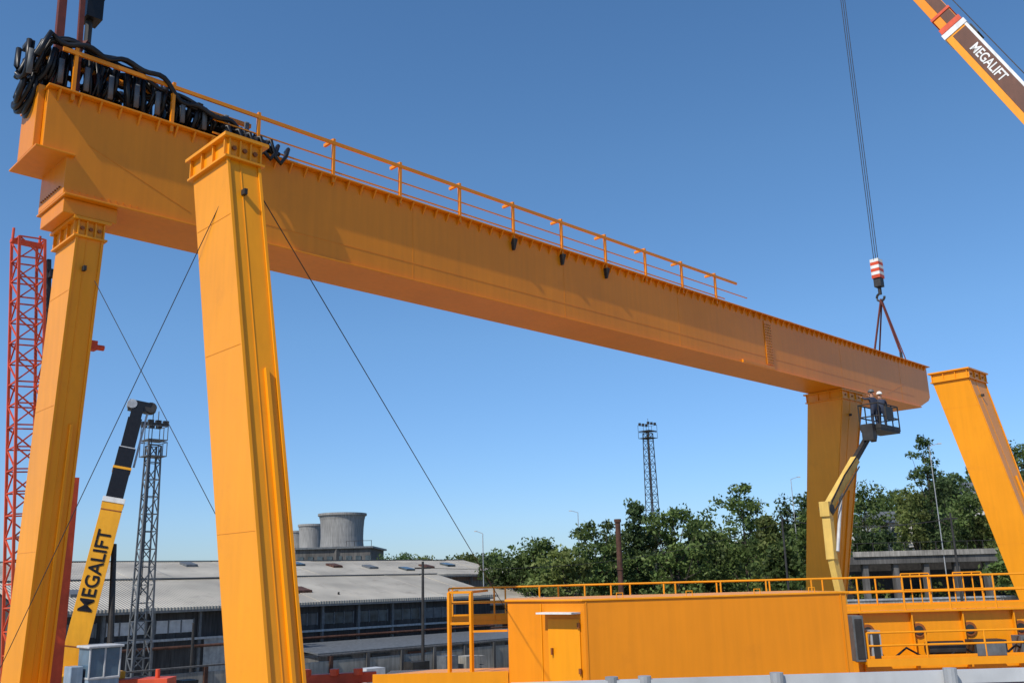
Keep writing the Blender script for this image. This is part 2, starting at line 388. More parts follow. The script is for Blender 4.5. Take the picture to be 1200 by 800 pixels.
for yy,xx in((19.1,45.6),(20.5,45.6)):
    mb.beam((hx,hy,16.85),(xx,yy,13.9),.14,.06,SLING); mb.cyl((xx,yy,13.9),(xx,yy,13.54),.07,DRK)
    mb.beam((hx+.1,hy,16.85),(xx+.5,yy,13.6),.06,.05,SLING)
mb.obj('hook_block_and_slings',MC)

# ---------------------------------------------------------------- mobile crane left
MC2=empty('mobile_crane'); mb=MB()
B=V((15.95,44.6,-.2)); T=V((18.8,46.2,12.3)); dd=(T-B).normalized(); up2=(cam-B).normalized()
def al(t): return B+dd*t
mb.beam(al(0),al(8.0),.95,.9,YEL,up=up2); mb.beam(al(8.0),al(10.6),.78,.75,BLK,up=up2); mb.beam(al(10.6),al(12.2),.66,.6,BLK,up=up2); mb.beam(al(12.2),T,.55,.5,BLK,up=up2)
mb.beam(al(7.8),al(8.05),1.0,.96,WHT,up=up2); mb.beam(al(9.5),al(9.62),.84,.8,YEL,up=up2); mb.beam(al(10.55),al(10.65),.72,.7,LGT,up=up2)
_,_,_,sd2,uu2=mb.ax(B,T,up2)
mb.beam(T-sd2*.45,T+sd2*.6,.5,.5,BLK,up=up2); mb.cyl(T+sd2*.6-uu2*.1,T+sd2*.6+uu2*.25,.28,DRK,n=14); mb.cyl(T-sd2*.3-uu2*.1,T-sd2*.3+uu2*.28,.24,GRY,n=14)
mb.cyl(T+sd2*.75,T+sd2*.75-V((0,0,9)),.025,DRK,n=5)
mb.beam(al(9.8)+sd2*.5,al(12.8)+sd2*.5,.1,.1,LGT,up=up2)
mb.cyl(al(.5)+sd2*1.6,al(6.0)+sd2*.5,.16,DRK,r1=.12)
for t in(1.2,7.4): mb.beam(al(t)+uu2*.455,al(t+.06)+uu2*.455,.94,.012,ORD,up=up2)
mb.obj('telescopic_boom',MC2,.02)
text('MEGALIFT',al(4.6)+uu2*.47,dd,up2,.84,BLK,MC2)
mb=MB(); g0=-2.6
def lb(x0,x1,y0,y1,z0,z1,mat): mb.box(15.9+x0,15.9+x1,44.4+y0,44.4+y1,g0+z0,g0+z1,mat)
lb(-8,4,-1.3,1.3,.7,1.4,YEL); lb(-3.6,2,-1.2,1.2,1.4,2.6,YEL); lb(-4.2,-2.6,-1.3,1.3,1.5,2.9,DRK)
lb(-.1,1.2,-2.5,-1.25,1.8,2.5,BLUP); lb(-.1,1.2,-2.5,-1.25,2.5,3.7,BLUEG)
for a_ in(-.12,.5,1.14): lb(a_,a_+.08,-2.54,-2.46,2.5,3.7,LGT)
lb(-.2,1.3,-2.6,-1.2,3.7,3.8,LGT); lb(-.12,1.22,-2.54,-1.2,2.45,2.55,LGT); lb(-.7,-.2,-2.2,-1.4,2.0,3.0,BLUP); lb(1.3,2.6,-1.9,-1.2,1.4,2.3,RED)
for k in range(4):
    for sy in(-1,1): mb.cyl((9.5+k*2.9,44.4+sy*.95,g0+.6),(9.5+k*2.9,44.4+sy*1.35,g0+.6),.6,BLK,n=18)
mb.obj('carrier_and_cab',MC2,.03)

# ---------------------------------------------------------------- red lattice mast
LT=empty('lattice_tower_crane'); mb=MB()
p0=V((11.7,36.3,gz(11.7,36.3))); p1=V((10.35,36.9,16.4))
mb.lattice(p0,p1,.95,.90,24,.045,RED,rd=.025)
mb.beam(p1-V((.6,0,.1)),p1+V((.5,0,-.1)),.3,.14,RED); mb.cyl(p1-V((.55,0,0)),p1-V((.55,0,-.4)),.05,RED); mb.cyl(p1+V((.4,0,0)),p1+V((.4,0,.3)),.05,RED)
mb.box(p0.x-1.6,p0.x+1.6,p0.y-1.6,p0.y+1.6,p0.z-.1,p0.z+.9,CON)
mb.beam(p0.lerp(p1,.5)+V((.75,0,0)),p0.lerp(p1,.97)+V((.75,0,0)),.14,.14,DRK)
for k in range(7): q=p0.lerp(p1,.45+k*.08)+V((.85,-.2,0)); mb.box(q.x-.15,q.x+.2,q.y-.15,q.y+.15,q.z,q.z+.3,(DRK,RED)[k%2])
mb.box(12.2,12.75,36.2,36.8,p0.z,7.5,RED)
mb.obj('mast',LT)

# ---------------------------------------------------------------- floodlight towers
def flood(X,Y,ztop,w0,w1,mat,c):
    E=empty('floodlight_tower'); mb=MB(); g=gz(X,Y)
    mb.lattice((X,Y,g),(X,Y,ztop-1.2),w0,w1,int((ztop-g)/1.1),.045,mat,rd=.025)
    for zz in(ztop-1.9,ztop-.9): 
        mb.box(X-c,X+c,Y-c,Y+c,zz,zz+.06,mat)
        for i in(-1,1):
            mb.beam((X-c,Y+i*c,zz+.9),(X+c,Y+i*c,zz+.9),.04,.04,mat); mb.beam((X+i*c,Y-c,zz+.9),(X+i*c,Y+c,zz+.9),.04,.04,mat)
            for j in(-1,0,1): mb.beam((X+i*c,Y+j*c,zz),(X+i*c,Y+j*c,zz+.9),.04,.04,mat)
    for i in(-.8,0,.8):
        for j in(-.8,.8):
            mb.box(X+i*c-.16,X+i*c+.16,Y+j*c-.12,Y+j*c+.12,ztop,ztop+.34,DRK)
    mb.cyl((X+.2,Y,ztop),(X+.2,Y,ztop+1.0),.03,mat)
    mb.beam((X-w0/2-.1,Y-w0/2,g),(X-w1/2-.1,Y-w1/2,ztop-1),.04,.2,mat)
    mb.obj('lattice_mast',E)
flood(24.5,57.4,13.3,1.05,.68,MGR,.6)
X,Y=rf(19.0,133); flood(X,Y,24.4,1.7,1.0,DRK,.95)

# ---------------------------------------------------------------- sheds
def shed(x0,x1,y0,yr,y1,zg,ze,zr,wall):
    E=empty('industrial_shed'); mb=MB()
    mb.prismZ([(x0,y0),(x1,y0),(x1,y1),(x0,y1)],zg,ze,wall)
    for X0 in(x0,x1-.2): mb.add([(X0,y0,ze),(X0,yr,zr-.05),(X0,y1,ze),(X0+.2,y0,ze),(X0+.2,yr,zr-.05),(X0+.2,y1,ze)],[(0,2,1),(3,4,5),(0,1,4,3),(1,2,5,4)],wall)
    mb.obj('walls',E)
    mb=MB(); o=.5
    for ya in(y0-o,y1+o):
        x=x0-.5
        while x<x1+.5:
            xe=min(x+4.0,x1+.5); dz=random.uniform(0,.05)
            mb.hexa([(x,ya,ze-.05),(xe,ya,ze-.05),(xe,yr,zr),(x,yr,zr),(x,ya,ze+.1+dz),(xe,ya,ze+.1+dz),(xe,yr,zr+.15+dz),(x,yr,zr+.15+dz)],ROOF); x=xe+.004
    mb.box(x0-.5,x1+.5,yr-.25,yr+.25,zr+.18,zr+.26,MGR)
    x=x0+3
    while x<x1-3:
        if random.random()<.6:
            t=random.uniform(.2,.7); y=y0+(yr-y0)*t; z=ze+(zr-ze)*t+.17; mb.hexa([(x,y,z),(x+1.2,y,z),(x+1.2,y+1.6,z+.3),(x,y+1.6,z+.3),(x,y,z+.25),(x+1.2,y,z+.25),(x+1.2,y+1.6,z+.55),(x,y+1.6,z+.55)],random.choice((GLS,RUST,MGR)))
        x+=4.1
    mb.obj('roof',E)
    mb=MB(); x=x0+1
    while x<x1-3:
        if random.random()<.85:
            mb.box(x,x+2.6,y0-.04,y0-.01,ze-1.5,ze-.7,random.choice((GLS,GLS,MGR,LGT,COND)))
            for k in(0,.87,1.74,2.6): mb.box(x+k-.04,x+k+.04,y0-.08,y0-.041,ze-1.55,ze-.65,MGR)
        if random.random()<.3: mb.box(x+.2,x+2.2,y0-.06,y0-.02,zg,ze-2,random.choice((MGR,RUST,DRK,GRY)))
        mb.box(x-.3,x-.12,y0-.25,y0-.01,zg,ze,MGR); x+=3.2
    mb.box(x0,x1,y0-.30,y0-.251,ze-2.0,ze-1.85,GRY); mb.cyl((x0,y0-.45,ze-2.4),(x1,y0-.45,ze-2.4),.09,RUST,n=8)
    mb.box(x0,x1,y0-.62,y0-.5,ze-.2,ze-.06,MGR)
    mb.obj('windows_and_gutter',E)
shed(20,57,62,70,78,-2.6,2.15,4.0,FAC)
shed(24,82,86,95,104,-2.6,4.2,6.0,FAC2)
shed(60,92,74,80,86,-2.6,1.2,2.6,FAC)
mb=MB(); mb.box(36,70,56,60,-2.6,-1.0,COND); mb.hexa([(35.6,55.5,-1.0),(70.4,55.5,-1.0),(70.4,60.3,-.6),(35.6,60.3,-.6),(35.6,55.5,-.9),(70.4,55.5,-.9),(70.4,60.3,-.5),(35.6,60.3,-.5)],MGR)
for k in range(10): mb.box(37+k*3.2,38.6+k*3.2,55.9,55.99,-2.5,-1.3,(GLS,DRK,RUST)[k%3])
mb.obj('workshop_annex')
# cooling towers + building
E=empty('cooling_tower_building'); mb=MB()
c=[rf(-37,160),rf(-24.5,160),rf(-24.5,176),rf(-37,176)]
mb.prismZ(c,-2.6,9.3,COND); mb.obj('walls',E)
mb=MB(); c=[rf(-37.5,159.5),rf(-24,159.5),rf(-24,176.5),rf(-37.5,176.5)]; mb.prismZ(c,9.3,9.6,MGR)
for k in range(8):
    a=rf(-36.5+k*1.6,159.9); bq=rf(-35.6+k*1.6,159.9); mb.beam((*a,7.6),(*bq,7.6),.1,1.0,GLS)
for k in range(4): a=rf(-28.5+k*1.4,159.7); mb.cyl((*a,9.6),(*a,10.5),.05,DRK,n=5)
mb.beam((*rf(-28.5,159.7),10.5),(*rf(-24.2,159.7),10.5),.07,.07,DRK); mb.obj('roof_edge',E)
def ctower(R,F,rad,z0,h):
    X,Y=rf(R,F); mb=MB(); nseg=40
    pr=[(.93,0),(.91,.12),(.90,.3),(.91,.55),(.94,.8),(.985,.93),(1.04,.935),(1.04,1),(.96,1),(.90,.8),(.84,.5),(.84,0.02)]
    P=[];Fc=[]
    for r,t in pr:
        for i in range(nseg): a=2*math.pi*i/nseg; P.append((X+rad*r*math.cos(a),Y+rad*r*math.sin(a),z0+h*t))
    for k in range(len(pr)-1):
        for i in range(nseg): Fc.append((k*nseg+i,k*nseg+(i+1)%nseg,(k+1)*nseg+(i+1)%nseg,(k+1)*nseg+i))
    mb.add(P,Fc,TOW)
    mb.box(X-rad*.8,X+rad*.8,Y-rad*.8,Y+rad*.8,-2.6,z0+.05,COND)
    mb.obj('cooling_tower',None,smooth=False)
ctower(-30.0,164,4.0,9.6,5.7); ctower(-38.2,178,2.5,8.6,5.9); ctower(-42.9,186,2.3,8.4,5.4)

# ---------------------------------------------------------------- boundary wall
mb=MB(); x=14.
while x<88:
    mb.box(x,x+2.3,48,48.16,-2.7,-.75+random.uniform(-.05,.05),PAN); mb.box(x+2.32,x+2.52,47.9,48.2,-2.7,-.5,RUST if random.random()<.4 else COND)
    x+=2.54
mb.box(14,88,47.95,48.2,-.5,-.42,COND)
mb.obj('concrete_panel_wall')
mb=MB()
for k in range(40):
    x=20+k*1.5+random.uniform(-.3,.3); y=random.uniform(44.8,46.8); w_=random.uniform(.5,1.4); mt=random.choice((CON,PAN,COND,DRK,RUST,LGT,MGR))
    h=random.uniform(.3,1.9); st=random.randint(1,4)
    for q in range(st): mb.box(x+random.uniform(-.05,.05),x+w_,y,y+.9,-2.65+q*h/st,-2.65+(q+1)*h/st-.05,mt)
mb.obj('stacked_slabs')

# poles
def pole(name,R,F,ztop,r,mat,arm=0,cross=False):
    X,Y=rf(R,F); g=gz(X,Y); E=empty(name); mb=MB(); mb.cyl((X,Y,g-.1),(X,Y,ztop),r,mat,r1=r*.7,n=8)
    if arm:
        q=rf(R+arm,F); mb.beam((X,Y,ztop),(q[0],q[1],ztop+.25),.06,.06,mat); q2=rf(R+arm*1.4,F); mb.beam((q[0],q[1],ztop+.25),(q2[0],q2[1],ztop+.25),.2,.1,LGT)
    if cross:
        a=rf(R-.5,F);c=rf(R+.5,F); mb.beam((*a,ztop-.4),(*c,ztop-.4),.1,.1,mat)
    mb.obj('pole',E)
def xR(x,F): return (x-600)/1100*F*.985
for x,F,zt_,a in((560,95,8.0,-.6),(672,120,11.5,-.8),(925,110,14.0,.8),(1093,95,15.5,.9)):
    pole('street_lamp',xR(x,F),F,zt_,.06,GRY,arm=a)
for x,F,zt_,cr in((490,60,4.7,True),(393,75,2.9,False),(228,54,1.6,False),(910,80,8.0,False),(1107,70,7.4,True)): pole('utility_pole',xR(x,F),F,zt_,.11,DRK,cross=cr)
X,Y=rf(xR(718,62),62); mb=MB(); mb.cyl((X,Y,gz(X,Y)),(X,Y,6.9),.17,RUST,n=14); mb.cyl((X,Y,6.9),(X,Y,7.1),.23,RUST,n=14); mb.cyl((X,Y,3.9),(X,Y,4.0),.22,RUST,n=14); mb.obj('rusty_chimney_pipe')
mb=MB()
def wire(a,b,sag,r=.015):
    a=V(a);b=V(b); mb.tube([a.lerp(b,t/12)-V((0,0,sag*4*(t/12)*(1-t/12))) for t in range(13)],r,DRK,4)
wire((*rf(xR(490,60),60),4.3),(*rf(xR(910,80),80),7.6),1.2); wire((*rf(xR(910,80),80),7.8),(*rf(xR(1107,70),70),7.0),.6,.03)
mb.obj('overhead_wires')

# concrete viaduct + houses on right
E=empty('concrete_viaduct'); mb=MB()
rbox(mb,33,64,95,98,4.1,4.8,COND); rbox(mb,33,64,94.8,95,4.8,5.3,CON); rbox(mb,33,64,99,99.3,-1,4.1,DRK)  # last box is a dark sheet painting in the shade beneath the deck
for k in range(10): rbox(mb,34+k*3,34.5+k*3,95.3,96,-1,4.1,COND)
for k in range(20): q=rf(33.5+k*1.55,94.9); mb.cyl((*q,5.3),(*q,6.1),.04,DRK,n=5)
mb.beam((*rf(33,94.9),6.1),(*rf(64,94.9),6.1),.05,.05,DRK)
mb.obj('deck_columns_and_shade_sheet',E)
mb=MB(); rbox(mb,26,80,86,86.4,-.5,.9,CON); rbox(mb,26,80,85.9,86.5,.9,1.05,GRY); mb.obj('retaining_wall')
for (x,F,z0,w) in((1040,138,7.6,5),(985,165,8,5),(1150,200,17,5)):
    E=empty('house'); mb=MB(); R=xR(x,F); g=gz(*rf(R,F))
    rbox(mb,R-w/2,R+w/2,F,F+6,g-1,z0+2.6,WALLW)
    mb.add([rf(R-w/2-.3,F-.4,z0+2.5),rf(R+w/2+.3,F-.4,z0+2.5),rf(R+w/2+.3,F+6.4,z0+2.5),rf(R-w/2-.3,F+6.4,z0+2.5),rf(R-w/2-.3,F+3,z0+4.3),rf(R+w/2+.3,F+3,z0+4.3)],[(0,1,5,4),(2,3,4,5),(0,4,3),(1,2,5),(3,2,1,0)],MGR)
    zz=z0+.6
    while zz>g+.5:
        for k in(-.3,.0,.3): rbox(mb,R+w*k-.45,R+w*k+.45,F-.05,F-.01,zz,zz+1.2,GLS)
        zz-=2.8
    mb.obj('house_body',E)

# ---------------------------------------------------------------- trees
def leafquads(cent,rad,npc,size,flat=.8):
    cent=np.asarray(cent);k=len(cent); C=np.repeat(cent,npc,0); Rr=np.repeat(np.asarray(rad),npc)
    dirs=rng.normal(size=(k*npc,3)); dirs/=np.linalg.norm(dirs,axis=1)[:,None]
    rr=rng.random(k*npc)**.6*1.25; pos=C+dirs*(Rr*rr)[:,None]*np.array([1,1,flat])
    a=rng.normal(size=pos.shape); a/=np.linalg.norm(a,axis=1)[:,None]
    b=np.cross(a,rng.normal(size=pos.shape)); b/=np.linalg.norm(b,axis=1)[:,None]
    s=(size*(.5+.9*rng.random(len(pos))))[:,None]
    return np.stack([pos-a*s,pos+b*s*.55,pos+a*s,pos-b*s*.55],1).reshape(-1,3)
def mesh_with_leaves(name,mbt,verts,leaf):
    nb=len(mbt.v); base=np.array(mbt.v).reshape(-1,3) if nb else np.zeros((0,3))
    allv=np.vstack([base,verts]); me=bpy.data.meshes.new(name)
    nq=len(verts)//4
    faces=list(mbt.f)+ (np.arange(nq*4).reshape(-1,4)+nb).tolist()
    me.from_pydata(allv.tolist(),[],faces); me.materials.append(BARK); me.materials.append(leaf)
    me.polygons.foreach_set('material_index',[0]*len(mbt.f)+[1]*nq)
    o=bpy.data.objects.new(name,me); scene.collection.objects.link(o); return o
def crown(X,Y,g,H,W,shape,ncl):
    cs=[];rs=[]
    for _ in range(ncl):
        t=random.random()
        if shape=='tall': z=.15+.83*t; r=W*math.sin(math.pi*min(1,(z*.9+.1)))**.5*.8
        else: z=.22+.75*t; r=W*math.sqrt(max(.03,1-((z-.55)/.47)**2))
        a=random.uniform(0,2*math.pi); q=r*random.random()**.5
        wob=1+.3*math.sin(a*3+X)
        cs.append((X+q*wob*math.cos(a),Y+q*wob*math.sin(a),g+H*z)); rs.append(W*random.uniform(.14,.32))
    return cs,rs
def tree(x,ytop,F,W,shape='round',leaf=0,ncl=74,npc=72,size=.22):
    R=xR(x,F); X,Y=rf(R,F); g=gz(X,Y); hor=680-.026*(x-600); zt_=3.4+F*(hor-ytop)/1135*1.0; H=max(zt_-g,3)
    mbt=MB(); mbt.cyl((X,Y,g-.3),(X+.2,Y,g+H*.55),.03*H*.6,BARK,r1=.012*H*.6,n=8); mbt.cyl((X+.2,Y,g+H*.55),(X,Y+.1,g+H*.9),.012*H*.6,BARK,r1=.02,n=6)
    cs,rs=crown(X,Y,g,H,W,shape,ncl)
    for c_ in random.sample(cs,14):
        h0=g+H*random.uniform(.25,.6); mbt.cyl((X+.1,Y,min(h0,c_[2])),c_,.09,BARK,r1=.02,n=5)
    mesh_with_leaves('deciduous_tree',mbt,leafquads(cs,rs,npc,size),LEAF[leaf])
T=[(462,648,150,4.4,'round',1),(490,656,152,4,'round',2),(520,655,148,4.2,'round',0),(545,652,140,4.2,'round',2),(570,652,125,3.6,'round',1),(592,646,110,3.6,'round',0),(625,634,108,3.8,'round',0),(655,644,95,3.0,'round',2),
(690,612,104,3.6,'round',0),(712,626,110,2.8,'round',1),(738,586,108,2.4,'tall',1),(762,617,112,3.0,'round',2),(784,596,100,3.4,'round',0),(808,608,106,2.6,'round',1),(832,624,112,3.0,'round',0),
(864,568,104,3.8,'round',0),(897,606,92,2.3,'tall',2),(905,640,85,2.2,'round',0),(938,580,112,3.6,'round',1),(955,600,105,2.8,'round',0),
(1008,568,135,4.0,'round',0),(1064,570,130,3.4,'round',2),(1086,508,145,3.2,'tall',1),(1108,560,128,4.0,'round',1),(1138,575,114,4.2,'round',0),(1170,590,110,3.8,'round',2),(1196,520,125,4.6,'round',0),(1015,625,108,2.4,'round',1),(1180,640,85,2.4,'round',0)]
for t in T: tree(*t)
cs=[];rs=[]
for _ in range(560):
    R=random.uniform(-6,75); F=random.uniform(80,100)
    if R<2: F+=28
    if 30<R<66 and F<96: continue
    X,Y=rf(R,F); h=random.uniform(.2,2.8)*(.6+.4*math.sin(R*.6)); cs.append((X,Y,gz(X,Y)+max(.3,h))); rs.append(random.uniform(.5,1.2))
mesh_with_leaves('shrubs',MB(),leafquads(cs,rs,42,.24),LEAF[2])
def forest(name,N_,leaf):
    cs=[];rs=[]
    for _ in range(N_):
        F=random.uniform(150,330); R=random.uniform(-.03*F,F*.75)
        if R<F*.12 and F>230: continue
        X,Y=rf(R,F); g=gz(X,Y); H=random.uniform(7,13); W=random.uniform(2.6,4.6)
        c_,r_=crown(X,Y,g-2,H,W,'round',12); cs+=c_; rs+=[q*1.4 for q in r_]
    mesh_with_leaves(name,MB(),leafquads(cs,rs,36,.48),leaf)
forest('distant_forest',330,LEAF[0]); forest('distant_forest',230,LEAF[1])
cs=[];rs=[]
for _ in range(260):
    F=random.uniform(420,600); R=random.uniform(-.7*F,.2*F); X,Y=rf(R,F); cs.append((X,Y,random.uniform(-2,7))); rs.append(random.uniform(5,8))
mesh_with_leaves('distant_trees',MB(),leafquads(cs,rs,60,1.6),LEAF[1])

# ---------------------------------------------------------------- lying girder with walkway
E=empty('crane_end_girder'); mb=MB()
rbox(mb,-.0,26,28,29.3,.45,2.25,ORL); rbox(mb,-.1,26,27.8,29.5,2.25,2.31,ORL); rbox(mb,0,26,27.85,29.45,.39,.45,ORL)
for k in range(18):
    R=1+k*1.45; rbox(mb,R,R+.04,27.86,27.998,.46,2.24,ORL)
for k in range(8):
    R=9.9+k*1.45
    mb.cyl(V(rf(R,27.99,1.75)),V(rf(R,27.95,1.75)),.2,ORD,n=18); mb.cyl(V(rf(R,27.949,1.75)),V(rf(R,27.93,1.75)),.13,DRK,n=16)
for k in range(5): rbox(mb,1+k*5.5,1.5+k*5.5,27.7,29.6,-.1,.39,COND)
mb.obj('box_girder',E,.01)
mb=MB()
rbox(mb,9.4,26,26.9,27.79,.95,1.02,ORL); rbox(mb,9.4,26,26.84,26.9,.90,1.10,ORL)
def rail(mb,R0,R1,F,z,h,step,mat,r=.028):
    k=R0
    while k<=R1+.01:
        mb.cyl(rf(k,F,z),rf(k,F,z+h),r,mat,n=8); k+=step
    for f_ in(1,.55): mb.cyl(rf(R0,F,z+h*f_),rf(R1,F,z+h*f_),r,mat,n=8)
    mb.beam(rf(R0,F,z+.08),rf(R1,F,z+.08),.01,.14,mat)
rail(mb,-2.0,26,27.85,2.31,.92,1.3,ORL,.025); rail(mb,-2.0,26,29.4,2.31,.92,1.6,ORL,.025)
rail(mb,9.5,26,26.95,1.02,.75,1.6,ORL)
for R in(11,12.5,16.2): rail(mb,R,R+.8,27.9,2.31,1.0,.27,ORL,.018)
mb.beam(rf(-2.0,27.85,2.27),rf(0,27.85,2.27),.1,.1,ORL); mb.beam(rf(-2.0,29.4,2.27),rf(0,29.4,2.27),.1,.1,ORL)
mb.obj('walkway_railing',E)
mb=MB()
for R,w,h,mt in((9.15,.3,1.5,MGR),(9.6,.28,1.0,GRY),(12.4,.9,.6,DRK),(15.2,1.2,.5,DRK),(13.7,.4,.7,MGR)):
    rbox(mb,R,R+w,26.95,27.5,1.03,1.03+h*.8,mt); rbox(mb,R+.05,R+w-.05,26.93,26.949,1.1,.95+h*.8,DRK if mt!=DRK else MGR)
mb.cyl(rf(11.2,27.2,1.3),rf(12.2,27.2,1.3),.2,DRK,n=14); mb.cyl(rf(14.5,27.2,1.3),rf(15.0,27.2,1.3),.22,ORL,n=14)
for k in range(3): mb.tube([rf(10.2+k*1.5,27.0,1.1),rf(10.6+k*1.5,27.1,1.35),rf(11.1+k*1.5,27.05,1.05),rf(11.6+k*1.5,27.1,1.3)],.035,BLK)
mb.obj('drive_motors_and_cabinets',E,.01)
mb=MB(); rbox(mb,-3.4,-.3,24.2,26.0,1.02,1.2,ORL); rbox(mb,-3.6,-.3,24.1,24.16,.97,1.28,ORL)
for R in(-1.75,-1.2): mb.beam(rf(R,24.5,1.2),rf(R,24.5,3.15),.08,.08,ORL)
for z in(3.15,2.4): mb.beam(rf(-1.75,24.5,z),rf(-1.2,24.5,z),.06,.06,ORL)
mb.beam(rf(-1.75,24.5,3.15),rf(-1.75,27.8,3.15),.06,.06,ORL); mb.beam(rf(-1.2,24.5,3.15),rf(-.9,27.8,3.15),.06,.06,ORL); mb.beam(rf(-1.2,24.5,2.2),rf(-.3,24.5,2.2),.05,.05,ORL)
for R in(-3.2,-.6): 
    for F in(24.4,25.8): mb.cyl(rf(R,F,-.1),rf(R,F,1.02),.08,ORL)
mb.obj('access_platform',E)

# cabin
E=empty('electrical_cabin'); mb=MB()
plan=[(1.5,22.6),(7.95,23.7),(7.5,26.6),(-.25,26.2),(-.28,24.1)]
P=[rf(*p) for p in plan]; mb.prismZ(P,1.0,2.9,ORG)
cx=sum(p[0] for p in P)/5; cy=sum(p[1] for p in P)/5
P2=[(cx+(p[0]-cx)*1.02,cy+(p[1]-cy)*1.02) for p in P]; mb.prismZ(P2,2.9,2.95,ORL); mb.prismZ(P2,.9,1.0,ORL)
mb.obj('cabin_body',E,.012)
mb=MB()
A=V(rf(1.5,22.6,0)); C=V(rf(-.28,24.1,0)); dl=(C-A).normalized(); nl=V((dl.y,-dl.x,0)); 
if nl.dot(cam-A)<0: nl=-nl
def wb(t0,t1,z0,z1,th,mat,o=.003):
    a=A+dl*t0+nl*(th/2+o); b_=A+dl*t1+nl*(th/2+o); mb.beam(a+V((0,0,(z0+z1)/2)),b_+V((0,0,(z0+z1)/2)),th,z1-z0,mat)
wb(.12,1.05,1.08,2.5,.03,ORL); wb(.1,1.15,2.62,2.66,.35,WHT); wb(.9,.94,1.7,1.85,.06,ORD,.04); wb(1.25,1.28,1.05,2.85,.02,ORL)
for z in(1.3,2.3): wb(.1,.16,z,z+.12,.05,ORD,.03)
A2=V(rf(1.5,22.6,0)); B2=V(rf(7.95,23.7,0)); d2=(B2-A2).normalized(); n2=V((d2.y,-d2.x,0))
if n2.dot(cam-A2)<0: n2=-n2
for t in(.05,6.4):
    a=A2+d2*t+n2*.012; mb.beam(a+V((0,0,1.02)),a+V((0,0,2.88)),.012,.03,ORG,up=d2)
for t in(.8,2.5,4.2,5.6):
    a=A2+d2*t+V((0,0,2.98))
    mb.tube([a+V((0,0,-.04)),a+V((0,0,.08)),a+d2*.15+V((0,0,.08)),a+d2*.15+V((0,0,-.04))],.015,ORL)
for R,F in((1.6,23),(7.4,24.5),(7.1,26.2),(0,26)): mb.beam(rf(R,F,-.1),rf(R,F,.9),.2,.2,DRK)
mb.obj('door_and_panels',E)

# galvanised guard rail in the foreground
mb=MB()
mb.beam(rf(-.06,6.0,2.765),rf(4.2,6.15,2.765),.06,.075,LGT); mb.cyl(rf(-.05,6.05,2.45),rf(4.2,6.2,2.45),.02,GRY)
for R in(.55,.75,1.55,2.6,3.6): q=rf(R,6.02); mb.cyl((q[0],q[1],2.72),(q[0],q[1],2.822),.04,GRY,n=12)
for R in(.1,1.4,2.8,4.1): mb.cyl(rf(R,6.06,-.1),rf(R,6.06,2.72),.025,GRY)
mb.obj('galvanised_guardrail')
# red machinery
mb=MB(); mb.beam(rf(-5.6,25,1.1),rf(-3.7,25.4,1.12),.25,.25,RED); mb.beam(rf(-5.5,24.6,.75),rf(-3.8,25.0,.75),.3,.2,RED)
for R in(-5.4,-4.7,-4.1): mb.beam(rf(R,25.1,-.1),rf(R,25.1,1.0),.15,.15,RED); mb.cyl(rf(R,25,1.2),rf(R,25,1.36),.12,RED); mb.cyl(rf(R+.3,24.8,.9),rf(R+.3,24.4,.9),.13,DRK)
mb.obj('lifting_spreader_beam',None,.01)
mb=MB(); 
for R,F,w_,h,mt in((-11.6,30,.9,.8,RED),(-7.6,28,.5,1.1,MGR),(-6.9,28.4,.35,1.3,LGT)):
    rbox(mb,R,R+w_,F,F+.8,-.1,h,mt); rbox(mb,R+.08,R+w_-.08,F-.02,F-.003,h*.3,h*.8,DRK); q=rf(R+w_/2,F+.4); mb.cyl((*q,h),(*q,h+.25),.07,mt)
mb.obj('welding_generator_set',None,.015)

# ---------------------------------------------------------------- boom lift
E=empty('aerial_work_platform'); mb=MB()
pv=V((36.2,19.0,5.9)); pe=V((39.7,18.35,9.35))
mb.box(35.0,37.6,18.0,19.9,.5,1.2,CRM); mb.box(35.3,37.2,18.2,19.7,1.2,1.9,CRM)
for sx in(35.3,37.2):
    for sy in(17.95,19.95): mb.cyl((sx,sy-.15,.5),(sx,sy+.15,.5),.5,BLK,n=18)
mb.beam((36.6,18.9,1.7),(36.15,18.95,4.0),.28,.32,CRM); mb.beam((36.1,18.95,3.9),pv,.30,.36,CRM)
mb.cyl(pv-V((.0,.25,0)),pv+V((0,.25,0)),.2,DRK,n=16); mb.box(35.95,36.25,18.78,19.2,5.6,6.2,CRM)
mb.beam(pv,pv.lerp(pe,.62),.28,.32,CRM); mb.beam(pv.lerp(pe,.62),pv.lerp(pe,.95),.2,.24,DRK); mb.beam(pv-V((0,.22,.25)),pv.lerp(pe,.6)-V((0,.2,.25)),.05,.05,DRK)
mb.cyl((36.15,18.7,4.2),pv.lerp(pe,.3)-V((0,0,.15)),.07,LGT); mb.tube([pv+V((0,-.2,.2)),pv.lerp(pe,.3)+V((0,-.2,.35)),pv.lerp(pe,.6)+V((0,-.2,.25)),pe+V((0,-.1,.1))],.04,BLK)
mb.beam(pv.lerp(pe,.95),(39.9,18.35,9.0),.25,.3,DRK); mb.obj('articulated_boom',E,.015)
mb=MB(); bz=9.35; x0,x1,y0,y1=39.2,41.1,17.7,18.6
mb.box(x0,x1,y0,y1,bz-.08,bz,DRK); mb.box(x0,x1,y0-.02,y0+.01,bz,bz+.18,DRK); mb.box(x0+.5,x0+1.2,y0-.1,y0-.02,bz+.4,bz+1.0,DRK); mb.box(x0-.02,x0,y0,y1,bz,bz+.2,DRK)
for zz in(.55,1.1):
    for a_,b_ in(((x0,y0),(x1,y0)),((x1,y0),(x1,y1)),((x1,y1),(x0,y1)),((x0,y1),(x0,y0))): mb.cyl((*a_,bz+zz),(*b_,bz+zz),.03,DRK,n=6)
